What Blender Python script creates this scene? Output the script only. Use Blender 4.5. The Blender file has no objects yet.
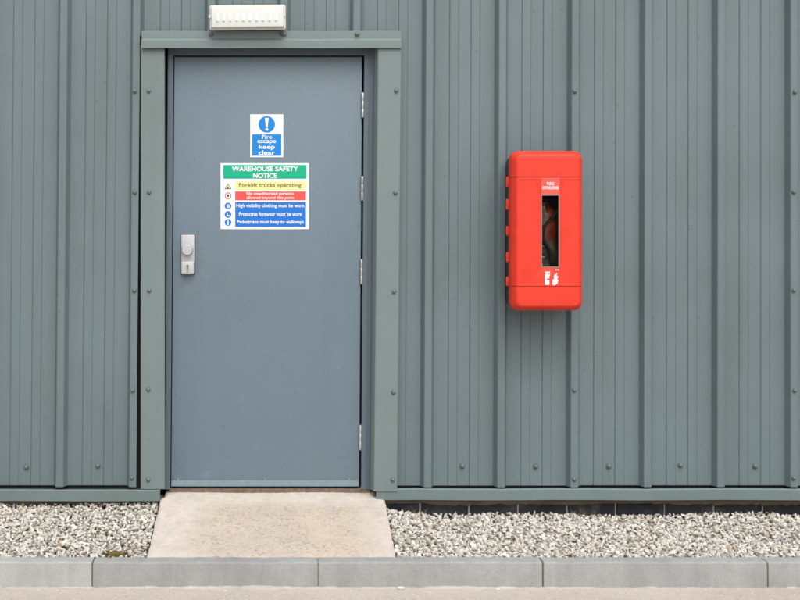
import bpy, bmesh, math, random
import numpy as np
from mathutils import Vector, Matrix
random.seed(7)
R = math.radians
sc = bpy.context.scene
C = sc.collection

# ------------------------------------------------------------------ camera
D, F, PX, PY, CZ = 5.1, 1111.1, 285.0, 245.0, 1.365      # measured: distance to wall, focal (px of 800), vanishing point, eye height
cam = bpy.data.cameras.new('camera'); camo = bpy.data.objects.new('camera', cam); C.objects.link(camo)
camo.location = (0, -D, CZ); camo.rotation_euler = (R(90), 0, 0)
cam.sensor_width = 36; cam.lens = 36 * F / 800
cam.shift_x = (400 - PX) / 800; cam.shift_y = -(300 - PY) / 800
cam.clip_end = 2000; cam.clip_start = 0.05
sc.camera = camo
# ------------------------------------------------------------------ sky, sun, exposure
SUN_EL, SUN_AZ = 55, 12          # azimuth measured from straight behind the camera towards the right
w = bpy.data.worlds.new('World'); sc.world = w; w.use_nodes = True
nt = w.node_tree; nt.nodes.clear()
sky = nt.nodes.new('ShaderNodeTexSky'); sky.sky_type = 'NISHITA'; sky.sun_disc = False
sky.sun_elevation = R(SUN_EL); sky.sun_rotation = R(180 - SUN_AZ)
sky.dust_density = 6.0; sky.air_density = 1.0; sky.ozone_density = 1.0
hs = nt.nodes.new('ShaderNodeHueSaturation'); hs.inputs['Saturation'].default_value = 0.35
bg = nt.nodes.new('ShaderNodeBackground'); bg.inputs['Strength'].default_value = 0.15
wo = nt.nodes.new('ShaderNodeOutputWorld')
nt.links.new(sky.outputs[0], hs.inputs['Color']); nt.links.new(hs.outputs[0], bg.inputs[0]); nt.links.new(bg.outputs[0], wo.inputs[0])
sun = bpy.data.lights.new('sun', 'SUN'); sun.energy = 1.0; sun.angle = R(75); sun.color = (1.0, 0.98, 0.95)
suno = bpy.data.objects.new('sun', sun); C.objects.link(suno); suno.location = (3, -8, 9)
sd = Vector((math.sin(R(SUN_AZ)) * math.cos(R(SUN_EL)), -math.cos(R(SUN_AZ)) * math.cos(R(SUN_EL)), math.sin(R(SUN_EL))))
suno.rotation_euler = sd.to_track_quat('Z', 'Y').to_euler()
sc.view_settings.view_transform = 'Standard'; sc.view_settings.look = 'None'
sc.view_settings.exposure = 0.27; sc.view_settings.gamma = 1.0

# ------------------------------------------------------------------ helpers
def X_(px, y=0.0): return (px - PX) * (D + y) / F        # measured picture position -> metres on a plane at depth y
def Z_(py, y=0.0): return CZ - (py - PY) * (D + y) / F
def obj(name, mesh, m=None, parent=None, loc=None):
    if isinstance(mesh, bmesh.types.BMesh):
        me = bpy.data.meshes.new(name); mesh.normal_update(); mesh.to_mesh(me); mesh.free(); mesh = me
    o = bpy.data.objects.new(name, mesh); C.objects.link(o)
    if m is not None and not mesh.materials: mesh.materials.append(m)
    if parent is not None: o.parent = parent
    if loc is not None: o.location = loc
    return o
def tag(o, label=None, cat=None, group=None, kind=None):
    if label: o['label'] = label
    if cat: o['category'] = cat
    if group: o['group'] = group
    if kind: o['kind'] = kind
    return o
def thing(name, label, cat, loc=(0, 0, 0), group=None):
    o = bpy.data.objects.new(name, None); C.objects.link(o); o.location = loc; o.empty_display_size = .1
    return tag(o, label, cat, group)
def at0(o):      # a part given in world coordinates, hung under a thing placed elsewhere
    p = o.parent; off = Vector((0, 0, 0))
    while p: off += p.location; p = p.parent
    o.location = Vector(o.location) - off
    return o
def box(bm, x0, x1, y0, y1, z0, z1, bev=0.0, seg=2):
    r = bmesh.ops.create_cube(bm, size=1)
    for v in r['verts']:
        v.co = Vector((x0 + (v.co.x + .5) * (x1 - x0), y0 + (v.co.y + .5) * (y1 - y0), z0 + (v.co.z + .5) * (z1 - z0)))
    if bev:
        es = list({e for v in r['verts'] for e in v.link_edges})
        bmesh.ops.bevel(bm, geom=es, offset=bev, segments=seg, affect='EDGES', profile=.5)
    return bm
def B(*a, **k): return box(bmesh.new(), *a, **k)
def smooth(o, ang=35):
    me = o.data
    me.polygons.foreach_set('use_smooth', [True] * len(me.polygons))
    me.set_sharp_from_angle(angle=R(ang))
    return o
def sweep_x(prof, x0, x1, n=1, wob=0.0, th=0.002):
    """closed thin profile [(y,z)..] swept along x (folded sheet metal)"""
    bm = bmesh.new(); N = len(prof)
    # normals of the polyline for thickness
    back = []
    for i, (y, z) in enumerate(prof):
        a = Vector(prof[max(i - 1, 0)]); b = Vector(prof[min(i + 1, N - 1)])
        t = (b - a).normalized(); nrm = Vector((-t.y, t.x)) 
        back.append((y + nrm.x * th, z + nrm.y * th))
    ring = list(prof) + back[::-1]
    rows = []
    for k in range(n + 1):
        x = x0 + (x1 - x0) * k / n; dz = wob * math.sin(k * 1.7 + x0) if 0 < k < n else 0
        rows.append([bm.verts.new((x, y, z + dz)) for y, z in ring])
    M = len(ring)
    for k in range(n):
        for i in range(M):
            bm.faces.new((rows[k][i], rows[k][(i + 1) % M], rows[k + 1][(i + 1) % M], rows[k + 1][i]))
    bm.faces.new(rows[0][::-1]); bm.faces.new(rows[-1])
    bmesh.ops.recalc_face_normals(bm, faces=bm.faces)
    return bm
def sweep_z(prof, z0, z1, th=0.002):
    bm = sweep_x([(y, x) for x, y in prof], z0, z1, th=th)
    for v in bm.verts: v.co = Vector((v.co.z, v.co.y, v.co.x))
    bmesh.ops.recalc_face_normals(bm, faces=bm.faces)
    return bm
def rrect(w_, h_, r, n=6):
    pts = []
    for cx, cz, a0 in ((1, 1, 0), (-1, 1, 90), (-1, -1, 180), (1, -1, 270)):
        for k in range(n + 1):
            a = R(a0 + 90 * k / n)
            pts.append((cx * (w_ / 2 - r) + r * math.cos(a), cz * (h_ / 2 - r) + r * math.sin(a)))
    return pts
def loft(rings, cap0=False, cap1=False):
    bm = bmesh.new(); vs = [[bm.verts.new(p) for p in r] for r in rings]; n = len(vs[0])
    for a, b in zip(vs, vs[1:]):
        for i in range(n): bm.faces.new((a[i], a[(i + 1) % n], b[(i + 1) % n], b[i]))
    if cap0: bm.faces.new(vs[0][::-1])
    if cap1: bm.faces.new(vs[-1])
    bmesh.ops.recalc_face_normals(bm, faces=bm.faces)
    return bm
def cyl(bm, c, r0, r1, h, axis='Y', n=24, bev=0):
    """cone/cylinder from c towards -axis(Y: towards camera) by h"""
    ret = bmesh.ops.create_cone(bm, cap_ends=True, segments=n, radius1=r0, radius2=r1, depth=h)
    rot = {'Y': Matrix.Rotation(R(90), 3, 'X'), 'Z': Matrix.Identity(3), 'X': Matrix.Rotation(R(90), 3, 'Y')}[axis]
    off = {'Y': Vector((0, -h / 2, 0)), 'Z': Vector((0, 0, h / 2)), 'X': Vector((h / 2, 0, 0))}[axis]
    for v in ret['verts']: v.co = rot @ v.co + off + Vector(c)
    if bev:
        es = [e for e in {e for v in ret['verts'] for e in v.link_edges} if len(e.link_faces) == 2 and e.calc_face_angle(0) > .6]
        bmesh.ops.bevel(bm, geom=es, offset=bev, segments=2, affect='EDGES', profile=.5)
    return ret

def lean_at(x): return max(0.0, min(.0092, .0090 - (x / (D / F) + PX - 100) * 1.3e-5))   # the sheets hang slightly out of plumb
def lean(o, k=None, z0=1.23):
    off = o.matrix_basis.translation; p = o.parent; oz, ox = off.z, off.x
    while p: oz += p.location.z; ox += p.location.x; p = p.parent
    for v in o.data.vertices:
        v.co.x += (lean_at(v.co.x + ox) if k is None else k) * (v.co.z + oz - z0)
    return o
# ------------------------------------------------------------------ materials
class NB:
    def __init__(s, name):
        s.m = bpy.data.materials.new(name); s.m.use_nodes = True; s.t = s.m.node_tree; s.t.nodes.clear()
        s.out = s.n('ShaderNodeOutputMaterial'); s.p = s.n('ShaderNodeBsdfPrincipled'); s.l(s.p.outputs[0], s.out.inputs[0])
        s.geo = s.n('ShaderNodeNewGeometry')
        s._bump = None
    def n(s, t, **kw):
        nd = s.t.nodes.new(t)
        for k, v in kw.items(): setattr(nd, k, v)
        return nd
    def l(s, a, b): s.t.links.new(a, b)
    def pos(s, scale=(1, 1, 1)):
        mp = s.n('ShaderNodeMapping'); mp.inputs['Scale'].default_value = scale; s.l(s.geo.outputs['Position'], mp.inputs[0]); return mp.outputs[0]
    def noise(s, scale, detail=4, rough=.55, stretch=(1, 1, 1), dist=0):
        t = s.n('ShaderNodeTexNoise'); t.inputs['Scale'].default_value = scale; t.inputs['Detail'].default_value = detail
        t.inputs['Roughness'].default_value = rough; t.inputs['Distortion'].default_value = dist
        s.l(s.pos(stretch), t.inputs['Vector']); return t.outputs['Fac']
    def voro(s, scale, feature='F1', stretch=(1, 1, 1)):
        t = s.n('ShaderNodeTexVoronoi'); t.feature = feature; t.inputs['Scale'].default_value = scale
        s.l(s.pos(stretch), t.inputs['Vector']); return t
    def ramp(s, fac, stops):
        r = s.n('ShaderNodeValToRGB'); s.l(fac, r.inputs[0]); e = r.color_ramp.elements
        while len(e) < len(stops): e.new(.5)
        for el, (p, c) in zip(e, stops):
            el.position = p; el.color = (*c, 1) if len(c) == 3 else c
        return r.outputs[0]
    def rampv(s, fac, *st): return s.ramp(fac, [(p, (v, v, v)) for p, v in st])
    def mix(s, fac, a, b, mode='MIX'):
        m = s.n('ShaderNodeMix', data_type='RGBA', blend_type=mode)
        for sock, v in ((m.inputs[0], fac), (m.inputs[6], a), (m.inputs[7], b)):
            if isinstance(v, (int, float)): sock.default_value = v
            elif isinstance(v, tuple): sock.default_value = (*v, 1) if len(v) == 3 else v
            else: s.l(v, sock)
        return m.outputs[2]
    def math(s, op, a, b=0.0):
        m = s.n('ShaderNodeMath', operation=op)
        for sock, v in ((m.inputs[0], a), (m.inputs[1], b)):
            if isinstance(v, (int, float)): sock.default_value = v
            else: s.l(v, sock)
        return m.outputs[0]
    def color(s, v):
        if isinstance(v, tuple): s.p.inputs['Base Color'].default_value = (*v, 1)
        else: s.l(v, s.p.inputs['Base Color'])
    def rough(s, v):
        if isinstance(v, (int, float)): s.p.inputs['Roughness'].default_value = v
        else: s.l(v, s.p.inputs['Roughness'])
    def bump(s, h, dist, strength=1.0):
        b = s.n('ShaderNodeBump'); b.inputs['Strength'].default_value = strength; b.inputs['Distance'].default_value = dist
        s.l(h, b.inputs['Height'])
        if s._bump: s.l(s._bump, b.inputs['Normal'])
        s._bump = b.outputs[0]; s.l(s._bump, s.p.inputs['Normal'])
    def set(s, **kw):
        for k, v in kw.items(): s.p.inputs[k].default_value = v
def scale3(c, k): return tuple(x * k for x in c)

def painted_metal(name, c, rough=.45, streak=.10, speck=.5, oil=.004, grime=(0.09, .095, .085), smudge=False):
    b = NB(name)
    cloud = b.noise(1.3, 3, .6)
    base = b.mix(b.rampv(cloud, (.3, 0.0), (.7, 1.0)), scale3(c, 1 - streak * .6), tuple(x * k for x, k in zip(c, (1 + streak * .4, 1 + streak * .45, 1 + streak * .6))))
    st = b.noise(9, 5, .65, (1, 1, .06))
    base = b.mix(b.math('MULTIPLY', b.rampv(st, (.50, 0.0), (.78, 1.0)), streak * 1.6), base, grime)
    sp = b.noise(150, 3, .65)
    base = b.mix(b.math('MULTIPLY', b.rampv(sp, (.54, 0.0), (.70, 1.0)), speck * .5), base, scale3(c, .6))
    sp2 = b.noise(70, 4, .75)
    base = b.mix(b.math('MULTIPLY', b.rampv(sp2, (.55, 0.0), (.72, 1.0)), speck * .4), base, scale3(c, 1.3))
    # sparse larger fly specks and mud splashes
    vd = b.voro(26); pick = b.rampv(b.noise(26.0, 0, .5), (.60, 0.0), (.64, 1.0))
    dot = b.math('MULTIPLY', b.rampv(vd.outputs['Distance'], (.06, 1.0), (.13, 0.0)), pick)
    base = b.mix(b.math('MULTIPLY', dot, speck * .9), base, scale3(grime, .7))
    if smudge:      # hand grease round the lock, scuffs and dried splashes low on the leaf
        sep = b.n('ShaderNodeSeparateXYZ'); b.l(b.geo.outputs['Position'], sep.inputs[0]); zz = sep.outputs[2]
        lowm = b.rampv(zz, (.30, 1.0), (.95, 0.0))
        sm = b.math('MULTIPLY', b.rampv(b.noise(10, 7, .8), (.58, 0.0), (.74, 1.0)), b.math('ADD', b.math('MULTIPLY', lowm, .30), .05))
        base = b.mix(sm, base, (.30, .36, .39))
        scr = b.math('MULTIPLY', b.rampv(b.noise(34, 3, .6, (1, 1, .12)), (.68, 0.0), (.72, 1.0)), b.math('ADD', b.math('MULTIPLY', lowm, .4), .10))
        base = b.mix(scr, base, (.07, .085, .10))
        vm = b.n('ShaderNodeVectorMath', operation='DISTANCE'); b.l(b.geo.outputs['Position'], vm.inputs[0]); vm.inputs[1].default_value = (X_(187, .03), .03, Z_(268, .03))
        lockm = b.math('MULTIPLY', b.rampv(vm.outputs['Value'], (.06, 1.0), (.22, 0.0)), b.rampv(b.noise(24, 5, .7), (.40, 0.0), (.65, 1.0)))
        base = b.mix(b.math('MULTIPLY', lockm, .35), base, (.10, .115, .115))
    b.color(base)
    b.rough(b.math('ADD', b.math('MULTIPLY', cloud, .18), rough - .08))
    b.set(**{'Specular IOR Level': .45})
    if oil: b.bump(b.noise(2.2, 1, .4, (1, 1, .55)), oil, 1.0)
    b.bump(b.noise(420, 2, .5), .00025, .6)
    return b.m
CLAD = (.131, .175, .185)
M_clad = painted_metal('cladding_paint', CLAD, .46, .17, .8, .010)
M_flash = painted_metal('flashing_paint', (.160, .208, .206), .42, .10, .5, .003)
M_base = painted_metal('base_flashing_paint', (.140, .190, .188), .45, .14, .6, .003)
M_door = painted_metal('door_paint', (.140, .194, .236), .38, .10, .6, .004, (.1, .12, .13), True)
M_frame = painted_metal('door_frame_paint', (.098, .133, .162), .42, .10, .4, 0)
def plain(name, c, rough=.5, metal=0, spec=.5, var=.0, nscale=40, bump=0):
    b = NB(name)
    if var:
        f = b.noise(nscale, 4, .6)
        b.color(b.mix(b.rampv(f, (.3, 0.0), (.7, 1.0)), scale3(c, 1 - var), scale3(c, 1 + var)))
        b.rough(b.math('ADD', b.math('MULTIPLY', f, .15), rough - .07))
        if bump: b.bump(f, bump)
    else: b.color(c); b.rough(rough)
    b.set(Metallic=metal, **{'Specular IOR Level': spec})
    return b.m
M_screw = plain('screw_cap', (.112, .142, .144), .4, 0, .5, .15, 200)
M_zinc = plain('zinc_steel', (.55, .56, .57), .35, 1, .5, .12, 150)
M_hinge = plain('hinge_steel', (.62, .62, .60), .38, .75, .5, .15, 220)
M_lock = plain('lock_silver', (.47, .48, .49), .45, .2, .5, .10, 180)
M_dark = plain('black_rubber', (.012, .012, .013), .6)
M_void = plain('dark_backing', (.02, .02, .02), .9)
M_red = plain('red_plastic', (.70, .040, .019), .44, 0, .36, .09, 9, .0015)
M_black = plain('black_plastic', (.015, .016, .017), .5, 0, .4, .2, 30)
M_white = plain('white_vinyl', (.80, .81, .82), .42, 0, .4, .03, 20)
M_blue = plain('sign_blue', (.004, .21, .62), .42, 0, .35)
M_blue2 = plain('notice_blue', (.012, .155, .56), .42, 0, .35)
M_green = plain('sign_green', (.004, .38, .22), .42, 0, .35)
M_yellow = plain('sign_yellow', (.82, .72, .30), .42, 0, .35)
M_signred = plain('sign_red', (.72, .085, .075), .42, 0, .35)
M_ink = plain('sign_black', (.05, .05, .04), .5)
M_sticker = plain('sticker_red', (.76, .10, .08), .4, 0, .35)
M_lampwhite = plain('lamp_white', (.66, .66, .60), .4, 0, .5, .05, 30)
def lamp_lens():
    b = NB('prismatic_lens'); b.color((.70, .72, .69)); b.rough(.25)
    b.set(**{'Transmission Weight': .12, 'IOR': 1.45, 'Subsurface Weight': .15})
    return b.m
M_lens = lamp_lens()
M_rib = plain('lens_rib_white', (.86, .87, .86), .25)
def glass():
    b = NB('window_plastic'); b.color((.62, .66, .64)); b.rough(.10); b.set(**{'Transmission Weight': 1.0, 'IOR': 1.12, 'Specular IOR Level': .5})
    return b.m
M_glass = glass()
M_ext = plain('extinguisher_shaded_red', (.34, .045, .022), .35, 0, .6, .6, 26)  # red darkened for the shade inside the cabinet, blotched like murky reflections
M_extlabel = plain('extinguisher_shaded_label', (.15, .115, .055), .5, 0, .4, .75, 22)  # cabinet shade and murky window reflections put into the label colour

def concrete(name, c, agg=.25, pit=.4, blot=.16, bump=.0012, stain=None):
    b = NB(name)
    big = b.noise(3.2, 5, .6); fine = b.noise(240, 3, .7); mid = b.noise(28, 5, .65)
    col = b.mix(b.rampv(big, (.3, 0.0), (.7, 1.0)), scale3(c, 1 - blot), scale3(c, 1 + blot))
    col = b.mix(b.math('MULTIPLY', b.rampv(mid, (.45, 0.0), (.7, 1.0)), blot * 1.6), col, scale3(c, .72))
    col = b.mix(b.math('MULTIPLY', b.rampv(fine, (.45, 0.0), (.7, 1.0)), agg), col, scale3(c, .6))
    v = b.voro(150).outputs['Distance']
    pits = b.math('MULTIPLY', b.rampv(v, (.05, 1.0), (.20, 0.0)), b.rampv(b.noise(17, 2, .5), (.5, 0.0), (.62, 1.0)))
    col = b.mix(b.math('MULTIPLY', pits, pit), col, scale3(c, .35))
    if stain:
        s_ = b.noise(6, 4, .7, (1, 1, 1.0)); col = b.mix(b.math('MULTIPLY', b.rampv(s_, (.52, 0.0), (.72, 1.0)), .55), col, stain)
    b.color(col); b.rough(.88); b.set(**{'Specular IOR Level': .25})
    b.bump(fine, bump * .5); b.bump(mid, bump); 
    return b.m
def kerb_mat():
    m = concrete('kerb_concrete', (.365, .37, .362), .45, .8, .15, .0022); t = m.node_tree
    p = next(n for n in t.nodes if n.type == 'BSDF_PRINCIPLED'); src = p.inputs['Base Color'].links[0].from_socket
    oi = t.nodes.new('ShaderNodeObjectInfo'); mr = t.nodes.new('ShaderNodeMapRange'); mr.inputs['To Min'].default_value = .88; mr.inputs['To Max'].default_value = 1.10
    t.links.new(oi.outputs['Random'], mr.inputs['Value'])
    geo = t.nodes.new('ShaderNodeNewGeometry'); mp = t.nodes.new('ShaderNodeMapping'); mp.inputs['Scale'].default_value = (1, 1, .12); t.links.new(geo.outputs['Position'], mp.inputs[0])
    nz = t.nodes.new('ShaderNodeTexNoise'); nz.inputs['Scale'].default_value = 14; nz.inputs['Detail'].default_value = 6; nz.inputs['Roughness'].default_value = .75; t.links.new(mp.outputs[0], nz.inputs['Vector'])
    m2 = t.nodes.new('ShaderNodeMapRange'); m2.inputs['From Min'].default_value = .45; m2.inputs['From Max'].default_value = .75; m2.inputs['To Min'].default_value = 1.0; m2.inputs['To Max'].default_value = .84; t.links.new(nz.outputs['Fac'], m2.inputs['Value'])
    mu = t.nodes.new('ShaderNodeMath'); mu.operation = 'MULTIPLY'; t.links.new(mr.outputs[0], mu.inputs[0]); t.links.new(m2.outputs[0], mu.inputs[1])
    sc_ = t.nodes.new('ShaderNodeVectorMath'); sc_.operation = 'SCALE'; t.links.new(src, sc_.inputs[0]); t.links.new(mu.outputs[0], sc_.inputs['Scale'])
    t.links.new(sc_.outputs[0], p.inputs['Base Color'])
    return m
M_kerb = kerb_mat()
def ground_mat():
    b = NB('yard_surface'); c = (.445, .40, .35)
    big = b.noise(.9, 5, .6); mid = b.noise(22, 5, .7); fine = b.noise(130, 3, .7)
    col = b.mix(b.rampv(big, (.35, 0.0), (.65, 1.0)), scale3(c, .88), scale3(c, 1.1))
    col = b.mix(b.math('MULTIPLY', b.rampv(mid, (.45, 0.0), (.68, 1.0)), .35), col, (.54, .49, .45))
    v = b.voro(120); sel = b.rampv(b.noise(55, 2, .5), (.45, 0.0), (.6, 1.0))
    st = b.ramp(v.outputs['Color'], [(.1, (.20, .17, .15)), (.45, (.44, .39, .33)), (.8, (.68, .63, .58))])
    col = b.mix(b.math('MULTIPLY', b.rampv(v.outputs['Distance'], (.25, 1.0), (.5, 0.0)), b.math('MULTIPLY', sel, .9)), col, st)
    col = b.mix(b.math('MULTIPLY', b.rampv(fine, (.5, 0.0), (.72, 1.0)), .4), col, scale3(c, .55))
    b.color(col); b.rough(.92); b.set(**{'Specular IOR Level': .2})
    b.bump(fine, .002); b.bump(mid, .003)
    return b.m
M_ground = ground_mat()
def gravel_mat():
    b = NB('limestone_gravel')
    rnd = b.geo.outputs['Random Per Island']
    col = b.ramp(rnd, [(0, (.22, .17, .12)), (.03, (.34, .28, .21)), (.10, (.46, .425, .365)), (.45, (.565, .535, .475)), (.72, (.635, .61, .56)), (.84, (.50, .50, .485)), (1, (.70, .69, .66))])
    n = b.noise(120, 4, .7)
    col = b.mix(b.math('MULTIPLY', b.rampv(n, (.5, 0.0), (.75, 1.0)), .35), col, (.30, .25, .19))
    b.color(col); b.rough(.85); b.set(**{'Specular IOR Level': .25}); b.bump(n, .0015)
    return b.m
M_gravel = gravel_mat()
M_soil = plain('gravel_bed', (.11, .095, .075), .95, 0, .2, .3, 60, .004)
M_brick = concrete('engineering_brick', (.022, .024, .028), .5, .3, .5, .004, (.11, .095, .08))
M_mortar = concrete('mortar', (.36, .345, .32), .4, .3, .2, .002)
def ramp_mat():
    b = NB('ramp_concrete'); c = (.47, .385, .315)
    sep = b.n('ShaderNodeSeparateXYZ'); b.l(b.geo.outputs['Position'], sep.inputs[0])
    xx, yy = sep.outputs[0], sep.outputs[1]
    wob = b.math('MULTIPLY', b.math('SUBTRACT', b.noise(4, 3, .6), .5), .16)
    xw = b.math('ADD', xx, wob); yw = b.math('ADD', yy, wob)
    inx = b.math('MULTIPLY', b.rampv(b.math('ADD', xw, .6), (.16, 0.0), (.30, 1.0)), b.rampv(b.math('ADD', b.math('MULTIPLY', xw, -1.0), .5), (.05, 0.0), (.20, 1.0)))
    iny = b.rampv(b.math('ADD', b.math('MULTIPLY', yw, -1.0), .1), (.16, 0.0), (.24, 1.0))
    inside = b.math('MULTIPLY', inx, iny)           # exposed aggregate in the middle, trowelled margin round it
    big = b.noise(5, 5, .65); mid = b.noise(42, 5, .7); fine = b.noise(230, 3, .7)
    col = b.mix(b.rampv(big, (.3, 0.0), (.7, 1.0)), (.43, .385, .33), (.515, .44, .36))
    edge = b.mix(b.rampv(mid, (.35, 0.0), (.7, 1.0)), (.56, .515, .47), (.49, .43, .38))
    col = b.mix(inside, edge, col)
    v = b.voro(95); st = b.ramp(v.outputs['Color'], [(.15, (.27, .22, .17)), (.5, (.47, .40, .33)), (.85, (.60, .54, .48))])
    stf = b.math('MULTIPLY', b.rampv(v.outputs['Distance'], (.22, 1.0), (.42, 0.0)), b.math('MULTIPLY', inside, .55))
    col = b.mix(stf, col, st)
    pt = b.math('MULTIPLY', b.math('MULTIPLY', b.rampv(b.noise(62, 6, .85), (.51, 0.0), (.63, 1.0)), b.rampv(b.noise(8, 4, .7), (.40, .25), (.58, 1.0))), b.math('ADD', b.math('MULTIPLY', inside, .75), .14))
    col = b.mix(pt, col, (.17, .145, .115))
    dirt = b.math('MULTIPLY', b.rampv(b.noise(9, 6, .8), (.48, 0.0), (.68, 1.0)), .6)
    col = b.mix(dirt, col, (.37, .33, .29))
    b.color(col); b.rough(.9); b.set(**{'Specular IOR Level': .2})
    b.bump(mid, .0022); b.bump(fine, .0006)
    return b.m
M_ramp = ramp_mat()

# ------------------------------------------------------------------ ground
KB, KF, KT, GZ = -.555, -.632, .090, -.012           # kerb back, front, top
g = bmesh.new(); bmesh.ops.create_grid(g, x_segments=1, y_segments=1, size=400)
tag(obj('ground', g, M_ground, loc=(0, 0, GZ)), kind='structure')

def gz(x, y):            # level of the stones: piled a little against the wall, more so to the left of the ramp
    t = min(max((y - KB) / (0 - KB), 0), 1)
    zr = .128 + .035 * math.exp(-max(x - .45, 0) / .12)
    zw = .178 if x < -.05 else zr
    return (KT - .012) * (1 - t) + zw * t + .006 * math.sin(x * 7 + y * 5) * t

# ------------------------------------------------------------------ warehouse
wh = thing('warehouse', 'grey green warehouse with box profile metal cladding and a steel exit door', 'warehouse', (0, 0, 0))
RIB0, PITCH, RD = -.679, 1 / 3, .039
ZB, ZT = Z_(485.2, 0), 4.6
CUT_X0, CUT_X1, CUT_Z = -.62, .47, 2.318
def rib_prof(c):
    return [(c - .036, 0), (c - .0315, -.0012), (c - .029, -.0045), (c - .0180, -RD + .004), (c - .0160, -RD + .0012), (c - .0125, -RD), (c + .0125, -RD), (c + .0160, -RD + .0012), (c + .0180, -RD + .004), (c + .029, -.0045), (c + .0315, -.0012), (c + .036, 0)]
def pan_prof(c):
    p = []
    for s in (c - .049, c + .049):
        p += [(s - .0238, 0), (s - .0212, .0027), (s - .0185, -.0008), (s + .0185, -.0008), (s + .0207, .0014), (s + .0228, 0)]
    return p
sheets = []
for k in range(-4, 6):
    xl, xr = RIB0 + (k - 1) + .0365, RIB0 + k + .036
    if k == 1: xl -= .0115
    pr = [(xl, 0)]
    for j in (1, 2, 3):
        rc = RIB0 + (k - 1) + PITCH * j
        pr += pan_prof(rc - PITCH / 2) + rib_prof(rc)
    # insert the points where the sheet is cut for the doorway
    for cx in (CUT_X0, CUT_X1):
        for i in range(len(pr) - 1):
            if pr[i][0] < cx < pr[i + 1][0]:
                t = (cx - pr[i][0]) / (pr[i + 1][0] - pr[i][0]); pr.insert(i + 1, (cx, pr[i][1] + t * (pr[i + 1][1] - pr[i][1]))); break
    bm = bmesh.new(); TH = .0012
    jz = random.uniform(-.0015, .0015)
    for (xa, ya), (xb, yb) in zip(pr, pr[1:]):
        xm = (xa + xb) / 2
        z0 = CUT_Z if CUT_X0 < xm < CUT_X1 or (k == 0 and xm > RIB0 + .0165) else ZB + jz    # the last sheet before the doorway ends at its rib
        v = [bm.verts.new(p) for p in ((xa, ya, z0), (xb, yb, z0), (xb, yb, ZT), (xa, ya, ZT), (xa, ya + TH, z0), (xb, yb + TH, z0), (xb, yb + TH, ZT), (xa, ya + TH, ZT))]
        bm.faces.new(v[0:4]); bm.faces.new(v[7:3:-1]); bm.faces.new((v[0], v[4], v[5], v[1]))
    bmesh.ops.remove_doubles(bm, verts=bm.verts, dist=1e-5)
    if k <= 0:
        for v in bm.verts: v.co.x -= .007
    s = lean(obj('cladding_sheet', bm, M_clad, wh)); sheets.append((k, s))
def sheet_at(x):
    k = math.ceil((x - .036 - RIB0) - 1e-6)
    return dict(sheets).get(k, sheets[0][1])
# one screw: washer + domed hexagon cap; shared mesh
sb = bmesh.new(); cyl(sb, (0, .001, 0), .0118, .0112, .0030, n=16)
cyl(sb, (0, -.0015, 0), .0095, .0090, .0040, n=14); cyl(sb, (0, -.0054, 0), .0089, .0068, .0036, n=14); cyl(sb, (0, -.0089, 0), .0067, .0020, .0026, n=14)
me_screw = bpy.data.meshes.new('screw'); sb.to_mesh(me_screw); sb.free(); me_screw.materials.append(M_screw)
def screw(x, y, z, parent, s=1.0):
    o = obj('screw', me_screw, None, parent, (x, y, z)); o.scale = (s, s, s); o.rotation_euler = (random.uniform(-.06, .06), random.uniform(0, 1), random.uniform(-.06, .06)); return o
laps = [RIB0 + k for k in range(-3, 4)]
for lx in laps:                                             # stitch screws on the lapped ribs
    inside = CUT_X0 < lx < CUT_X1
    for py in ((-8,) if inside else (-8, 91.5, 191.5, 291, 390.5, 478.5)):
        zs = Z_(py + random.uniform(-.8, .8), -RD); screw(lx - .002 - (.007 if lx < -.6 else 0) + random.uniform(-.003, .003) + lean_at(lx) * (zs - 1.23), -RD, zs, sheet_at(lx))
for k in range(-9, 12):                                     # a screw in every pan just above the base
    x = RIB0 + (k + .5) * PITCH
    if CUT_X0 - .1 < x < CUT_X1 + .06: continue
    screw(x + random.uniform(-.008, .008) - lean_at(x) * .9, -.002, Z_(466 + random.uniform(-1.0, 1.0), 0), sheet_at(x), 1.08)

# base drip flashing, two lengths
zt, zb = Z_(489.0, -.047), Z_(500.3, -.047)
prof = [(.012, zt - .007), (-.030, zt - .0015), (-.044, zt), (-.047, zt - .003), (-.047, zb + .001), (-.044, zb - .001), (-.034, zb + .003)]
for x0, x1, dz in ((-4.6, -.568, -.004), (X_(376, -.047), 3.2, 0), (3.203, 5.3, 0)):
    o = obj('base_flashing', sweep_x(prof, x0, x1, 14, .0012), M_base, wh); o.location.z = dz
    for v in o.data.vertices: v.co.z += .0
# jamb flashings
jy = -.042
zj0 = Z_(489, jy)
xa, xb = X_(141, jy), X_(164.3, jy)
lj = obj('jamb_flashing', sweep_z([(xa + .001, jy + .006), (xa, jy + .002), (xa + .002, jy), (xb - .002, jy), (xb, jy + .002), (xb - .003, -.005)], zj0, 2.275, .002), M_flash, wh)
xa2, xb2 = X_(376.0, jy), X_(398.7, jy)
rj = obj('jamb_flashing', sweep_z([(xa2 - .012, .0), (xa2, jy + .002), (xa2 + .002, jy), (xb2 - .002, jy), (xb2, jy + .002), (xb2 - .0005, jy + .010)], Z_(491.2, -.051), 2.275, .002), M_flash, wh)
rj.location.y = -.008; lean(rj, .0096)
for py in (91, 191.5, 291, 390, 479): screw(X_(148.8 + random.uniform(-.6, .6), jy), jy, Z_(py + random.uniform(-.8, .8), jy), lj, 1.05)
for py in (91.5, 192.5, 292, 392, 480):
    screw(X_(396.6 - py * .0075 + random.uniform(-.6, .6), jy) - .002, jy, Z_(py + random.uniform(-.8, .8), jy), rj, 1.05)
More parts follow.
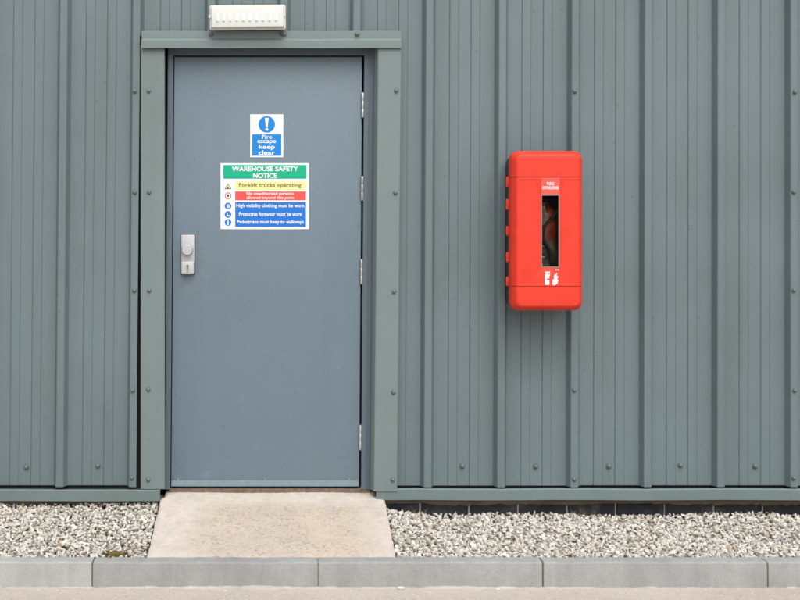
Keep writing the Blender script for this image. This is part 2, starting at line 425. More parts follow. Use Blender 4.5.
# head flashing
hy = -.053
z1, z2, z3 = Z_(31, hy), Z_(39.6, hy), Z_(48, hy - .011)
hf = obj('head_flashing', sweep_x([(-.034, z1 + .002), (hy + .002, z1), (hy, z1 - .002), (hy, z2 + .004), (hy - .009, z2 - .002), (hy - .011, z2 - .005), (hy - .011, z3 + .001), (hy - .009, z3 - .001), (hy + .002, z3 + .002)], X_(141.7, hy), X_(401, hy), 10, .0006), M_flash, wh)
for px in (211, 284, 357.3): screw(X_(px, hy), hy, Z_(34.3, hy), hf, 1.1)
# soffit of the opening + added black backing, keeps light out and gaps dark
obj('opening_lining', B(X_(164), X_(377), -.03, .12, z3 + .035, z3 + .055), M_frame, wh)
core = bmesh.new()
box(core, -4.66, X_(160), .02, 5.0, ZB - .03, ZT - .05); box(core, X_(381), 5.3, .02, 5.0, ZB - .03, ZT - .05)
box(core, X_(160) + .001, X_(381) - .001, .021, 4.99, 2.33, ZT - .051); box(core, X_(160) + .001, X_(381) - .001, .13, 4.98, .1, 2.329)
obj('light_stop_backing', core, M_void, wh)
rf = bmesh.new(); box(rf, -4.75, 5.4, -.12, 5.1, ZT - .02, ZT + .12, .01); obj('eaves_trim', rf, M_flash, wh)
# brick plinth: blue black engineering bricks with pale joints
zc = Z_(503, 0) - .0
pl = obj('brick_plinth', B(-4.6, 5.25, .0, .10, -.05, zc + .018), M_mortar, wh)
bk = []
for i in range(4):
    bm = B(0, .215, -.004, .09, 0, .065, .003, 2)
    for v in bm.verts: v.co += Vector((random.uniform(-1, 1), random.uniform(-.6, .6), random.uniform(-1, 1))) * .0015
    me = bpy.data.meshes.new('brick'); bm.to_mesh(me); bm.free(); me.materials.append(M_brick); bk.append(me)
ms = bmesh.new(); rgm = random.Random(21); prev = None
for i in range(480):
    x = -4.5 + i * .0203; h = .010 + rgm.uniform(0, .010) + .007 * math.sin(x * 9) * math.sin(x * 3.1)
    cur = [ms.verts.new(p) for p in ((x, -.001, zc + .017), (x, -.013 - rgm.uniform(0, .003), zc + .016), (x, -.012 - rgm.uniform(0, .003), zc + .012 - h * .6), (x, -.006, zc + .008 - h))]
    if prev:
        for j in range(3): ms.faces.new((prev[j], prev[j + 1], cur[j + 1], cur[j]))
    prev = cur
bmesh.ops.recalc_face_normals(ms, faces=ms.faces)
obj('mortar_bed', ms, concrete('mortar_brown', (.15, .12, .085), .5, .5, .35, .004), pl)
jx = X_(566.5, 0) % .2245
for row in range(2):
    for i in range(-20, 24):
        x = jx + i * .2245 + (.11 if row else 0) + .005
        if x < -4.55 or x > 5.0: continue
        if -.70 < x < .32: continue
        obj('brick', random.choice(bk), None, pl, (x, -.004 + random.uniform(-.001, .001), zc - .067 - row * .075 + random.uniform(-.001, .001)))

# ------------------------------------------------------------------ door frame and door
fy, ly = .018, .030
fx0, fx1 = X_(166.2, fy), X_(373.2, fy)
lx0, lx1 = X_(172.7, ly), X_(360.7, ly)
lz0, lz1 = Z_(486.8, ly), Z_(56.8, ly)
fz0 = Z_(489.5, fy)
df = bmesh.new()
box(df, fx0, lx0 - .0035, fy, .11, fz0, lz1 + .06, .0015); box(df, lx1 + .0085, fx1, fy, .11, fz0, lz1 + .06, .0015)
box(df, lx0 - .0033, lx1 + .0083, fy + .0005, .11, lz1 + .006, lz1 + .059, .0015)
fr = lean(obj('door_frame', df, M_frame, wh), .0075)
# frame stop bead seen beside the leaf
lean(obj('stop_bead', B(lx1 + .030, lx1 + .0325, fy - .004, fy + .004, fz0 + .002, lz1 + .03), M_frame, fr), .0075)
obj('seal', B(lx0 - .0034, lx1 + .0084, .075, .085, fz0, lz1 + .0058), M_dark, fr)
screw(X_(237.5, fy), fy, lz1 + .022, fr, .5)
# threshold sill under the leaf
obj('threshold', B(fx0 + .012, fx1 - .012, .022, .12, fz0 - .05, fz0 + .003, .003), plain('threshold_mortar', (.17, .125, .09), .9, 0, .2, .3, 60, .002), wh)
door = thing('door', None, None, (lx0, ly, lz0)); door.parent = wh
tag(door, 'blue grey flush steel exit door')
def dpart(name, bm, m, par=None):
    o = obj(name, bm, m, par or door)
    return at0(o)
dl = dpart('door_leaf', B(lx0, lx1, ly, ly + .044, lz0, lz1, .0025, 3), M_door); smooth(dl); lean(dl, .0075)
lean(dpart('weather_bar', sweep_x([(ly + .0005, lz0 + .031), (ly - .003, lz0 + .030), (ly - .011, lz0 + .008), (ly - .011, lz0 + .004), (ly - .002, lz0 + .003)], lx0 + .002, lx1 - .004, 1, 0, .002), plain('weather_bar_paint', (.118, .166, .196), .4, 0, .5, .12, 50)), .0075)
for px in (178, 265, 349.5):
    bm = bmesh.new(); cyl(bm, (X_(px, ly), ly + .0005, Z_(479.5, ly)), .0048, .003, .003, n=12); dpart('rivet', bm, M_zinc)
for py0, py1 in ((93, 117), (176.5, 200), (259.5, 283.5), (425.5, 449.5)):
    za, zb_ = Z_(py1, fy), Z_(py0, fy); bm = bmesh.new(); n = 3; h = (zb_ - za) / n
    for i in range(n): cyl(bm, (X_(361.6, fy), fy + .001, za + i * h + .0007), .0056, .0056, h - .0014, 'Z', 14, .0008)
    cyl(bm, (X_(361.6, fy), fy + .001, za - .003), .0035, .0035, zb_ - za + .006, 'Z', 10)
    o = dpart('hinge', bm, M_hinge); smooth(o); lean(o, .0075)
# lock: cast case, turn knob, key cylinder
kx0, kx1 = X_(181.6, ly), X_(194.6, ly); kz0, kz1, kzm = Z_(274.2, ly), Z_(234.8, ly), Z_(262, ly)
kc = (kx0 + kx1) / 2
lk = bmesh.new(); box(lk, kx0, kx1, ly - .016, ly + .001, kzm, kz1, .0025, 3)
box(lk, kx0 + .001, kx1 - .0015, ly - .024, ly + .001, kz0, kzm + .002, .0025, 3)
dpart('lock_gasket', B(kx0 - .0025, kx1 + .0025, ly - .002, ly + .0008, kz0 - .003, kz1 + .0025, .0008), M_dark)
lko = dpart('lock_case', lk, M_lock); smooth(lko)
kn = bmesh.new(); cyl(kn, (kc - .001, ly - .014, Z_(249.8, ly)), .022, .023, .008, n=48); cyl(kn, (kc - .001, ly - .021, Z_(249.8, ly)), .0262, .0262, .004, n=48); cyl(kn, (kc - .001, ly - .0249, Z_(249.8, ly)), .0262, .0240, .014, n=48); cyl(kn, (kc - .001, ly - .0388, Z_(249.8, ly)), .0240, .0215, .0022, n=48)
cyl(kn, (kc - .001, ly - .040, Z_(249.8, ly)), .0125, .0120, .0025, n=32)
kno = dpart('knob', kn, M_lock); smooth(kno)
kk = bmesh.new(); cyl(kk, (kc, ly - .0235, Z_(266.2, ly)), .0085, .0085, .003, n=20); box(kk, kc - .0045, kc + .0045, ly - .0262, ly - .0235, Z_(272, ly), Z_(266.5, ly), .001)
dpart('key_cylinder', kk, M_zinc)
ks = bmesh.new(); cyl(ks, (kc, ly - .0262, Z_(265.8, ly)), .0035, .0035, .0012, n=12); box(ks, kc - .0011, kc + .0011, ly - .0272, ly - .026, Z_(269, ly), Z_(266, ly))
dpart('keyhole', ks, M_dark)

# ------------------------------------------------------------------ lettering
def text_mesh(txt, x0, x1, z0, z1, y, bold=.018, depth=.0005):
    """lettering filling the rectangle x0..x1, z0..z1 on the plane y, facing -y"""
    cu = bpy.data.curves.new('txt', 'FONT'); cu.body = txt; cu.size = 1; cu.offset = bold; cu.resolution_u = 3
    ob = bpy.data.objects.new('txt', cu); C.objects.link(ob)
    dg = bpy.context.evaluated_depsgraph_get(); dg.update()
    me = bpy.data.meshes.new_from_object(ob.evaluated_get(dg)); bpy.data.objects.remove(ob); bpy.data.curves.remove(cu)
    n = len(me.vertices); co = np.empty(n * 3); me.vertices.foreach_get('co', co); co = co.reshape(-1, 3)
    mn, mx = co.min(0), co.max(0)
    sx = (x1 - x0) / (mx[0] - mn[0]); sz = (z1 - z0) / (mx[1] - mn[1])
    new = np.stack([x0 + (co[:, 0] - mn[0]) * sx, np.full(n, y), z0 + (co[:, 1] - mn[1]) * sz], 1)
    me.vertices.foreach_set('co', new.ravel()); me.materials.clear()
    return me
def disc(c, r, y, n=32, t=.0004):
    bm = bmesh.new(); cyl(bm, (c[0], y + t, c[1]), r, r, t, n=n); return bm
def ring(c, r0, r1, y, n=32, t=.0004):
    a = [(c[0] + r1 * math.cos(2 * math.pi * i / n), c[1] + r1 * math.sin(2 * math.pi * i / n)) for i in range(n)]
    b = [(c[0] + r0 * math.cos(2 * math.pi * i / n), c[1] + r0 * math.sin(2 * math.pi * i / n)) for i in range(n)]
    return loft([[(x, y + t, z) for x, z in a], [(x, y, z) for x, z in a], [(x, y, z) for x, z in b], [(x, y + t, z) for x, z in b]])
def plate(x0, x1, z0, z1, y, t, r=.002, n=4):
    pts = [(px + (x0 + x1) / 2, pz + (z0 + z1) / 2) for px, pz in rrect(x1 - x0, z1 - z0, r, n)]
    return loft([[(x, y + t, z) for x, z in pts], [(x, y, z) for x, z in pts]], True, True)
def poly(pts, y, t=.0004):
    return loft([[(x, y + t, z) for x, z in pts], [(x, y, z) for x, z in pts]], True, True)

def sign_px(px, py): return X_(px, ly - .002), Z_(py, ly - .002)
def srect(a, b, c, d):           # px left, top, right, bottom
    x0, z1 = sign_px(a, b); x1, z0 = sign_px(c, d); return x0, x1, z0, z1
S0 = ly + .0005                   # back of the sign panels (just into the paint of the leaf)
S1, S2, S3 = ly - .0022, ly - .0026, ly - .0030
# fire escape sign
r = srect(250.2, 114.3, 283.3, 157.3)
sg = thing('fire_escape_sign', 'small white and blue fire escape keep clear sign on the steel door', 'sign', (r[0], ly, r[2]))
def sp(par, name, bm, m): return at0(obj(name, bm, m, par))
sp(sg, 'backing', plate(*r, S1, S0 - S1, .0015), M_white)
bp = sp(sg, 'blue_panel', plate(*srect(252.2, 134.3, 281.4, 155.8), S2, .0004, .003), M_blue)
cc = sign_px(266.8, 124.4)
cd = sp(sg, 'blue_disc', disc(cc, .0382, S2), M_blue)
ex = poly([(cc[0] - .0085, cc[1] + .030), (cc[0] + .0085, cc[1] + .030), (cc[0] + .0042, cc[1] - .012), (cc[0] - .0042, cc[1] - .012)], S3)
at0(obj('exclamation_mark', ex, M_white, cd)); at0(obj('exclamation_mark', disc((cc[0], cc[1] - .0225), .0068, S3, 20), M_white, cd))
for t, a, b_, c, d in (('Fire', 262, 134.9, 272.0, 139.0), ('escape', 257.4, 140.0, 276.0, 144.4), ('keep', 258.9, 144.6, 274.8, 150.2), ('clear', 258.6, 150.3, 274.8, 155.0)):
    at0(obj('lettering', text_mesh(t, *srect(a, b_, c, d), S3), M_white, bp))
# warehouse safety notice
r = srect(220.6, 163.2, 309.0, 229.2)
sn = thing('safety_notice', 'large warehouse safety notice with green, yellow, red and blue bands on the door', 'sign', (r[0], ly, r[2]))
sp(sn, 'backing', plate(*r, S1, S0 - S1, .0015), M_white)
gb = sp(sn, 'green_band', plate(*srect(223.2, 165, 306.6, 178.8), S2, .0004, .006), M_green)
at0(obj('lettering', text_mesh('WAREHOUSE SAFETY', *srect(231.8, 166.4, 298.2, 171.2), S3, .03), M_white, gb))
at0(obj('lettering', text_mesh('NOTICE', *srect(253.2, 173.2, 276.8, 178), S3, .03), M_white, gb))
yb = sp(sn, 'yellow_band', plate(*srect(235.2, 181.3, 306, 190.2), S2, .0004, .0012), M_yellow)
at0(obj('lettering', text_mesh('Forklift trucks operating', *srect(239.2, 183.0, 301.2, 188.2), S3, .012), M_ink, yb))
rb = sp(sn, 'red_band', plate(*srect(235.2, 191.4, 306, 200.3), S2, .0004, .0012), M_signred)
at0(obj('lettering', text_mesh('No unauthorised persons', *srect(246.5, 191.9, 293.5, 195.6), S3, .012), M_white, rb))
at0(obj('lettering', text_mesh('allowed beyond this point', *srect(246.5, 196.2, 294.3, 199.9), S3, .012), M_white, rb))
bb = sp(sn, 'blue_band', plate(*srect(235.2, 202, 306, 226.8), S2, .0004, .0012), M_blue2)
for t, a, b_, c, d in (('High visibility clothing must be worn', 236.4, 203.8, 304.2, 208.4), ('Protective footwear must be worn', 239, 212.0, 301.8, 216.2), ('Pedestrians must keep to walkways', 237.2, 219.9, 303.6, 224.6)):
    at0(obj('lettering', text_mesh(t, *srect(a, b_, c, d), S3, .014), M_white, bb))
tc = sign_px(228, 186.6); s3 = .0195
def tri(s, dz=0): return [(tc[0] + s * math.cos(R(a)) * 1.0, tc[1] - .003 + dz + s * .92 * math.sin(R(a))) for a in (90, 210, 330)]
tr = sp(sn, 'warning_triangle', poly(tri(s3), S2), M_ink)
at0(obj('warning_field', poly(tri(s3 - .0055), S3), M_yellow, tr))
fk = bmesh.new()
for a in ((-.006, .002, -.006, -.001), (-.005, -.003, -.001, .003), (.0028, .0036, -.006, .003), (.003, .0075, -.006, -.005)): box(fk, tc[0] + a[0], tc[0] + a[1], S3 - .0004, S3 - .0001, tc[1] + a[2] - .003, tc[1] + a[3] - .003)
at0(obj('forklift_symbol', fk, M_ink, tr))
pc = sign_px(228.1, 195.8)
pr_ = sp(sn, 'prohibition_circle', ring(pc, .0118, .0160, S2), M_signred)
hd = disc((pc[0], pc[1] - .001), .0048, S2 + .0001, 16)
for i in range(4): box(hd, pc[0] - .0045 + i * .0024, pc[0] - .0028 + i * .0024, S2 + .0001, S2 + .0005, pc[1] + .002, pc[1] + .008 - abs(i - 1.5) * .001)
at0(obj('hand_symbol', hd, M_ink, pr_))
for k, py in enumerate((206, 214.4, 222.4)):
    c = sign_px(228, py); dd = sp(sn, 'blue_disc', disc(c, .0158, S2, 28), M_blue2)
    f = bmesh.new()
    if k == 0: box(f, c[0] - .0062, c[0] - .001, S3, S3 + .0003, c[1] - .009, c[1] + .006); box(f, c[0] + .001, c[0] + .0062, S3, S3 + .0003, c[1] - .009, c[1] + .006); box(f, c[0] - .0036, c[0] + .0036, S3, S3 + .0003, c[1] + .0062, c[1] + .0085)
    if k == 1: box(f, c[0] - .006, c[0] - .001, S3, S3 + .0003, c[1] - .004, c[1] + .008); box(f, c[0] - .006, c[0] + .0085, S3, S3 + .0003, c[1] - .0085, c[1] - .0042)
    if k == 2: box(f, c[0] - .0028, c[0] + .0028, S3, S3 + .0003, c[1] - .0125, c[1] + .006); cyl(f, (c[0], S3 + .0003, c[1] + .0095), .003, .003, .0003, n=12)
    at0(obj('symbol', f, M_white, dd))

# ------------------------------------------------------------------ bulkhead emergency light
lyf = -.125
bx0, bx1, bz0, bz1 = X_(209.3, lyf), X_(285.8, lyf), Z_(28.6, lyf), Z_(3.6, lyf)
bl = thing('bulkhead_light', 'white oblong bulkhead light with ribbed lens fixed above the door', 'light', ((bx0 + bx1) / 2, -RD, bz0))
W_, H_ = bx1 - bx0, bz1 - bz0; bcx, bcz = (bx0 + bx1) / 2, (bz0 + bz1) / 2
def rr3(w_, h_, r_, y, n=5, dz=0): return [(bcx + a, y, bcz + b_ + dz) for a, b_ in rrect(w_, h_, r_, n)]
smooth(sp(bl, 'back_box', loft([rr3(W_ - .026, H_ - .020, .008, -RD + .0005), rr3(W_ - .020, H_ - .014, .008, -.082), rr3(W_ - .03, H_ - .024, .008, -.0825)], True, True), M_lampwhite))
smooth(sp(bl, 'rim', loft([rr3(W_ - .01, H_ - .006, .009, -.080), rr3(W_, H_, .010, -.084), rr3(W_, H_, .010, -.095), rr3(W_ - .005, H_ - .005, .009, -.098), rr3(W_ - .014, H_ - .012, .008, -.0985)], True, True), M_lampwhite))
ln = sp(bl, 'lens', loft([rr3(W_ - .012, H_ - .010, .006, -.0975), rr3(W_ - .015, H_ - .013, .006, -.119), rr3(W_ - .021, H_ - .019, .006, -.1235), rr3(W_ - .03, H_ - .028, .006, -.1245)], True, True), M_lens); smooth(ln)
for i in range(10):
    xf = X_(217.3 + i * 6.55, -.124)
    f = bmesh.new(); z0f, z1f = Z_(21.3, -.124), Z_(12.6, -.124)
    for zf in (0,):
        vs = [f.verts.new(p) for p in ((xf - .0085, -.1238, z0f), (xf, -.1325, z0f + .003), (xf + .0085, -.1238, z0f), (xf - .0085, -.1238, z1f), (xf, -.1325, z1f - .003), (xf + .0085, -.1238, z1f))]
        for q in ((0, 1, 4, 3), (1, 2, 5, 4), (0, 2, 1), (3, 4, 5)): f.faces.new([vs[i_] for i_ in q])
    bmesh.ops.recalc_face_normals(f, faces=f.faces)
    at0(obj('lens_rib', f, M_rib, ln))
for px, py in ((214.8, 8.9), (279.3, 8.2)):
    f = bmesh.new(); cyl(f, (X_(px, -.112), -.114, Z_(py, -.112)), .0042, .0038, .006, n=12); sp(bl, 'screw', f, M_zinc)
for px, py in ((210.8, 16.3), (283.6, 15.4)):
    sp(bl, 'clip', B(X_(px, -.1) - .008, X_(px, -.1) + .008, -.106, -.094, Z_(py, -.1) - .008, Z_(py, -.1) + .008, .002), M_lampwhite)
sp(bl, 'cable_gland', (lambda b_: (cyl(b_, (X_(281.2, -.06), -.062, bz0 - .016), .007, .007, .03, 'Z', 14), b_)[1])(bmesh.new()), plain('rusty_gland', (.13, .10, .085), .7, 0, .3, .4, 120))
bl.rotation_euler = (0, R(-.6), 0)

# ------------------------------------------------------------------ fire extinguisher cabinet
cyf = -.235
cx0, cx1, cz0, cz1 = X_(511.8, cyf), X_(584.2, cyf), Z_(311, cyf), Z_(150.2, cyf)
ccx, ccz, CW, CH = (cx0 + cx1) / 2, (cz0 + cz1) / 2, cx1 - cx0, cz1 - cz0
cb = thing('extinguisher_cabinet', 'red plastic fire extinguisher cabinet with narrow window hung on the cladding', 'cabinet', (ccx, -RD, cz0))
def cr(dw, dh, r_, y, n=8): return [(ccx + a, y, ccz + b_) for a, b_ in rrect(CW - dw, CH - dh, r_, n)]
wx0, wx1, wz0, wz1 = X_(542.3, cyf), X_(558.4, cyf), Z_(266.3, cyf), Z_(195.8, cyf)
def wr(y, g_=0.0, n=8): return [((wx0 + wx1) / 2 + a, y, (wz0 + wz1) / 2 + b_) for a, b_ in rrect(wx1 - wx0 + g_, wz1 - wz0 + g_, .003, n)]
def cover_bm(sh=0.0):
    prof = []
    for i in range(7):          # rounded front edge
        prof.append(((0, .002, .006, .034, .043, .050, .056)[i], (-.196, -.203, -.208, -.2275, -.2325, -.2344, -.235)[i]))
    rings = [cr(.008, .008, .034, -.150), cr(.003, .003, .036, -.156)] + [cr(d_, d_ * .9, max(.037 - d_ * .30, .012), y_) for d_, y_ in prof]
    rings += [cr(.085, .085, .012, -.2353), wr(-.2352, .010), wr(-.2345, .006), wr(-.222, .004)]
    return loft(rings, False, False)
seam_t, seam_b = Z_(177, cyf), Z_(286.3, cyf)
def cut(bm, zlo, zhi):
    for z, n_ in ((zhi, (0, 0, 1)), (zlo, (0, 0, -1))):
        if z is None: continue
        bmesh.ops.bisect_plane(bm, geom=bm.verts[:] + bm.edges[:] + bm.faces[:], plane_co=(0, 0, z), plane_no=n_, clear_outer=True)
    return bm
for nm, lo, hi in (('cover_top', seam_t + .0009, None), ('cover_door', seam_b + .0009, seam_t - .0009), ('cover_bottom', None, seam_b - .0009)):
    smooth(sp(cb, nm, cut(cover_bm(), lo, hi), M_red), 50)
# inner skin just behind the seams, open at the window
def wr2(y, g_): return wr(y, g_)
sp(cb, 'inner_liner', loft([cr(.022, .022, .03, -.152), cr(.030, .030, .03, -.205), cr(.075, .075, .02, -.2295), wr(-.2295, .014)], False, False), plain('liner_dark_red', (.20, .012, .008), .5))
# rear housing, set in from the cover
hx0 = .018
smooth(sp(cb, 'rear_housing', loft([cr(.030, .036, .03, -RD - .0005), cr(.020, .026, .032, -.060), cr(.016, .020, .034, -.1495), cr(.026, .030, .03, -.1497), cr(.034, .034, .03, -.052)], True, True), M_black))
for py0, py1 in ((176.8, 187.5), (199, 209.5), (226, 235.5), (252.2, 262), (276.6, 286)):
    z0_, z1_ = Z_(py1, -.165), Z_(py0, -.165); bm = bmesh.new()
    cyl(bm, (cx0 - .0045, -.160, z0_), .0065, .0065, z1_ - z0_, 'Z', 12, .001)
    box(bm, cx0 - .0045, cx0 + .012, -.1665, -.156, z0_ + .003, z1_ - .003, .001)
    smooth(sp(cb, 'hinge', bm, M_red))
bm = bmesh.new(); cyl(bm, (cx0 + .0085, -.145, seam_b), .0035, .0035, seam_t - seam_b, 'Z', 8); box(bm, cx0 + .004, cx0 + .02, -.152, -.142, seam_b, seam_t, .001); sp(cb, 'hinge_rod', bm, M_black)
# window pane with pale gasket
sp(cb, 'window_pane', plate(wx0 + .0005, wx1 - .0005, wz0 + .0005, wz1 - .0005, -.2275, .002, .003), M_glass)
sp(cb, 'window_gasket', loft([wr(-.2360, .011), wr(-.2366, .009), wr(-.2366, .003), wr(-.224, .002)], False, False), plain('gasket_grey', (.30, .20, .19), .5))
# sticker and white print
st = sp(cb, 'sticker', plate(X_(541.4, cyf), X_(559.6, cyf), Z_(194.4, cyf), Z_(177.8, cyf), -.2358, .0006, .001), M_sticker)
at0(obj('lettering', text_mesh('FIRE', *(X_(546.8, cyf), X_(554.2, cyf), Z_(185.2, cyf), Z_(182.2, cyf)), -.2362, .02), M_white, st))
at0(obj('lettering', text_mesh('EXTINGUISHER', *(X_(542.4, cyf), X_(558.8, cyf), Z_(189.4, cyf), Z_(186.2, cyf)), -.2362, .02), M_white, st))
def cpx(px, py): return X_(px, cyf), Z_(py, cyf)
yi = -.2358
e = bmesh.new(); x0, z1_ = cpx(544.8, 274.5); x1, z0_ = cpx(549.3, 284.8)
box(e, x0, x1, yi, yi + .0006, z0_, z0_ + .020); box(e, x0, x1, yi, yi + .0006, z0_ + .028, z1_); box(e, x0 + .0001, x0 + .009, yi, yi + .0006, z0_ + .0202, z0_ + .0278)
box(e, x0 + .004, x1 - .004, yi, yi + .0006, z1_ + .0003, z1_ + .008); box(e, x0 + .002, x1 + .003, yi + .0001, yi + .0006, z1_ + .0082, z1_ + .013); box(e, x1 + .0003, x1 + .0028, yi, yi + .0006, z1_ - .006, z1_ + .0080)
sp(cb, 'extinguisher_symbol', e, M_white)
fl = [(.0, 0), (.35, -.05), (.75, .1), (.95, .35), (.75, .5), (.98, .72), (.7, .70), (.72, 1.0), (.45, .78), (.42, .95), (.2, .65), (.3, .5), (.02, .42)]
x0, z0_ = cpx(552.3, 284.8); 
sp(cb, 'flame_symbol', poly([(x0 + a * .028, z0_ + b_ * .052) for a, b_ in fl], yi, .0006), M_white)
sp(cb, 'print_line', B(X_(555.5, cyf), X_(559.2, cyf), yi, yi + .0006, Z_(270.3, cyf), Z_(269.4, cyf)), M_white)

# extinguisher standing inside, seen through the window
fe = thing('fire_extinguisher', 'red fire extinguisher with shade in its colour behind the narrow cabinet window', 'extinguisher', (ccx + .006, -.125, cz0 + .0598))
def lathe(pts, n=28, c=(0, 0)):
    return loft([[(c[0] + r_ * math.cos(2 * math.pi * i / n), c[1] + r_ * math.sin(2 * math.pi * i / n), z) for i in range(n)] for r_, z in pts], True, True)
ez = 0
smooth(obj('cylinder', lathe([(.062, 0), (.066, .006), (.066, .34), (.060, .37), (.042, .395), (.022, .405), (.022, .42)]), M_ext, fe))
smooth(obj('label_wrap', lathe([(.0665, .06), (.0668, .062), (.0668, .25), (.0665, .252)]), M_extlabel, fe))
for i, (zz, ww) in enumerate(((.235, .05), (.222, .06), (.19, .045), (.175, .05), (.155, .055), (.14, .04), (.12, .05), (.10, .045))):
    obj('print_line', B(-.045, -.045 + ww * .7, -.0668, -.060, zz, zz + .004), M_white if i % 2 else M_ink, fe)
vb = bmesh.new(); cyl(vb, (0, 0, .418), .018, .016, .05, 'Z', 14); box(vb, -.05, .03, -.012, .012, .462, .474, .003); box(vb, -.055, .03, -.012, .012, .485, .496, .003); obj('valve_handle', vb, M_black, fe)
obj('reflection_tag', B(-.036, -.012, -.083, -.0815, .30, .40, .0005), plain('tag_card', (.20, .17, .11), .6, 0, .3, .5, 60), fe)  # yellowish tag added to stand in for murky reflections in the window
hb = bmesh.new()
pth = [Vector((.02, -.01, .455)), Vector((.055, -.03, .46)), Vector((.072, -.045, .42)), Vector((.030, -.074, .36)), Vector((-.020, -.078, .31)), Vector((-.024, -.078, .26)), Vector((.012, -.080, .20)), Vector((.024, -.080, .10))]
obj('hose', loft([[tuple(p + Vector((.009 * math.cos(a), .009 * math.sin(a), 0))) for a in [i * math.pi / 5 for i in range(10)]] for p in pth], True, True), M_black, fe)
# shelf of the housing that carries it
sp(cb, 'shelf', B(ccx - .12, ccx + .12, -.20, -.06, cz0 + .050, cz0 + .0598), M_black)

# ------------------------------------------------------------------ kerb
kerb = thing('kerb', None, None); tag(kerb, kind='structure')
def kerb_stone(L, s):
    prof = [(KB, -.06), (KB, KT - .004), (KB - .004, KT), (KF + .011, KT)]
    for i in range(1, 7):
        a = R(90 * i / 6); prof.append((KF + .011 - .009 * math.sin(a), KT - .008 * (1 - math.cos(a))))
    prof += [(KF, 0.02), (KF - .001, -.06)]
    xs = [0, .0025] + [L * i / 30 for i in range(1, 30)] + [L - .0025, L]
    rng = random.Random(s); rings = []
    ym, zm = (KB + KF) / 2, 0.02
    for i, x in enumerate(xs):
        q = .0025 if i in (0, len(xs) - 1) else 0
        dz, dy = rng.uniform(-.0014, .0012), rng.uniform(-.0010, .0010)
        rings.append([(x, y + (q if y < ym else -q) + dy, z - (q if z > .05 else 0) + (dz if z > .03 else 0)) for y, z in prof])
    bm = loft(rings, True, True)
    return bm
joints = [X_(p, KF) for p in (92, 318, 543, 768)]
pit = (joints[-1] - joints[0]) / 3
kj = [joints[0] - pit * i for i in range(5, 0, -1)] + joints + [joints[-1] + pit * i for i in range(1, 5)]
for i, (a, b_) in enumerate(zip(kj, kj[1:])):
    g0 = .0006 if abs(a - joints[1]) < .01 else .0022; g1 = .0006 if abs(b_ - joints[1]) < .01 else .0022
    o = obj('kerb_stone', kerb_stone(b_ - a - g0 - g1, i), M_kerb, kerb, (a + g0, random.uniform(-.0015, .0015), random.uniform(-.002, .002))); smooth(o, 40)
kerb_back = obj('kerb_bedding', B(kj[0], kj[-1], KB + .001, KF + .006, -.06, KT - .012), M_soil, kerb)

# grit and mortar spilled along the foot of the kerb
rng = random.Random(3)
dv = bmesh.new(); rows = []; NX = 700; xa, xb = kj[0], kj[-1]
ph = [rng.uniform(0, 6.28) for _ in range(12)]
def wav(x, s): return sum(math.sin(x * f * s + ph[i]) / (1 + .35 * i) for i, f in enumerate((1.1, 2.3, 4.1, 7.7, 13, 23, 41))) / 3
for i in range(NX + 1):
    x = xa + (xb - xa) * i / NX
    h = max(-.002, .003 + .0065 * wav(x, 1.9) + rng.uniform(-.0015, .0015)); wd = max(.008, .022 + .024 * wav(x + 3, 1.6) + rng.uniform(-.004, .004))
    rows.append([dv.verts.new((x, KF + .008, GZ - .003)), dv.verts.new((x, KF + .008, GZ + h)), dv.verts.new((x, KF - .002 - wd * .3, GZ + h * .7)), dv.verts.new((x, KF - wd, GZ - .003))])
for a, b_ in zip(rows, rows[1:]):
    for j in range(3): dv.faces.new((a[j], a[j + 1], b_[j + 1], b_[j]))
bmesh.ops.recalc_face_normals(dv, faces=dv.faces)
tag(obj('kerb_grit', dv, concrete('grit', (.50, .46, .41), .5, .5, .2, .004)), 'pale grit and mortar spilled along the foot of the kerb', 'grit', kind='stuff')

# ------------------------------------------------------------------ concrete ramp
RX0, RX1 = -.565, .4545
rz_w, rz_k = .216, KT - .001
def ramp_z(y):
    if y > -.02: return .2165 + (y + .02) * .16
    t = (y + .02) / (KB + .02); return .2165 * (1 - t) + rz_k * t
rb_ = bmesh.new(); NXr, NYr = 70, 44; rng = random.Random(11); grid = []
ex0 = [rng.uniform(-.0018, .0018) for _ in range(NYr + 1)]; ex1 = [rng.uniform(-.0018, .0018) for _ in range(NYr + 1)]
for j in range(NYr + 1):
    y = .10 + (KB + .0005 - .10) * j / NYr; row = []
    for i in range(NXr + 1):
        t = i / NXr; inner = 1
        xl = RX0 + ex0[j] if y < -.03 else max(RX0, X_(164) + .004); xr = RX1 + ex1[j] if y < -.03 else X_(377) - .006
        x = xl + (xr - xl) * t
        z = ramp_z(y) + .0015 * math.sin(x * 11 + y * 9) + rng.uniform(-.0009, .0009)
        if t < .005 or t > .995: z -= .006 + rng.uniform(0, .004)
        if j == NYr: z -= .003 + rng.uniform(0, .003)
        row.append(rb_.verts.new((x, y, z)))
    grid.append(row)
for j in range(NYr):
    for i in range(NXr): rb_.faces.new((grid[j][i], grid[j][i + 1], grid[j + 1][i + 1], grid[j + 1][i]))
low = {}
per = [grid[0][i] for i in range(NXr + 1)] + [grid[j][NXr] for j in range(1, NYr + 1)] + [grid[NYr][i] for i in range(NXr - 1, -1, -1)] + [grid[j][0] for j in range(NYr - 1, 0, -1)]
lv = [rb_.verts.new((v.co.x, v.co.y, -.02)) for v in per]
for i in range(len(per)): k2 = (i + 1) % len(per); rb_.faces.new((per[i], per[k2], lv[k2], lv[i]))
bmesh.ops.recalc_face_normals(rb_, faces=rb_.faces)
ro = obj('concrete_ramp', rb_, M_ramp); smooth(ro, 30)
tag(ro, 'worn beige concrete ramp sloping from the door sill to the kerb', 'ramp')

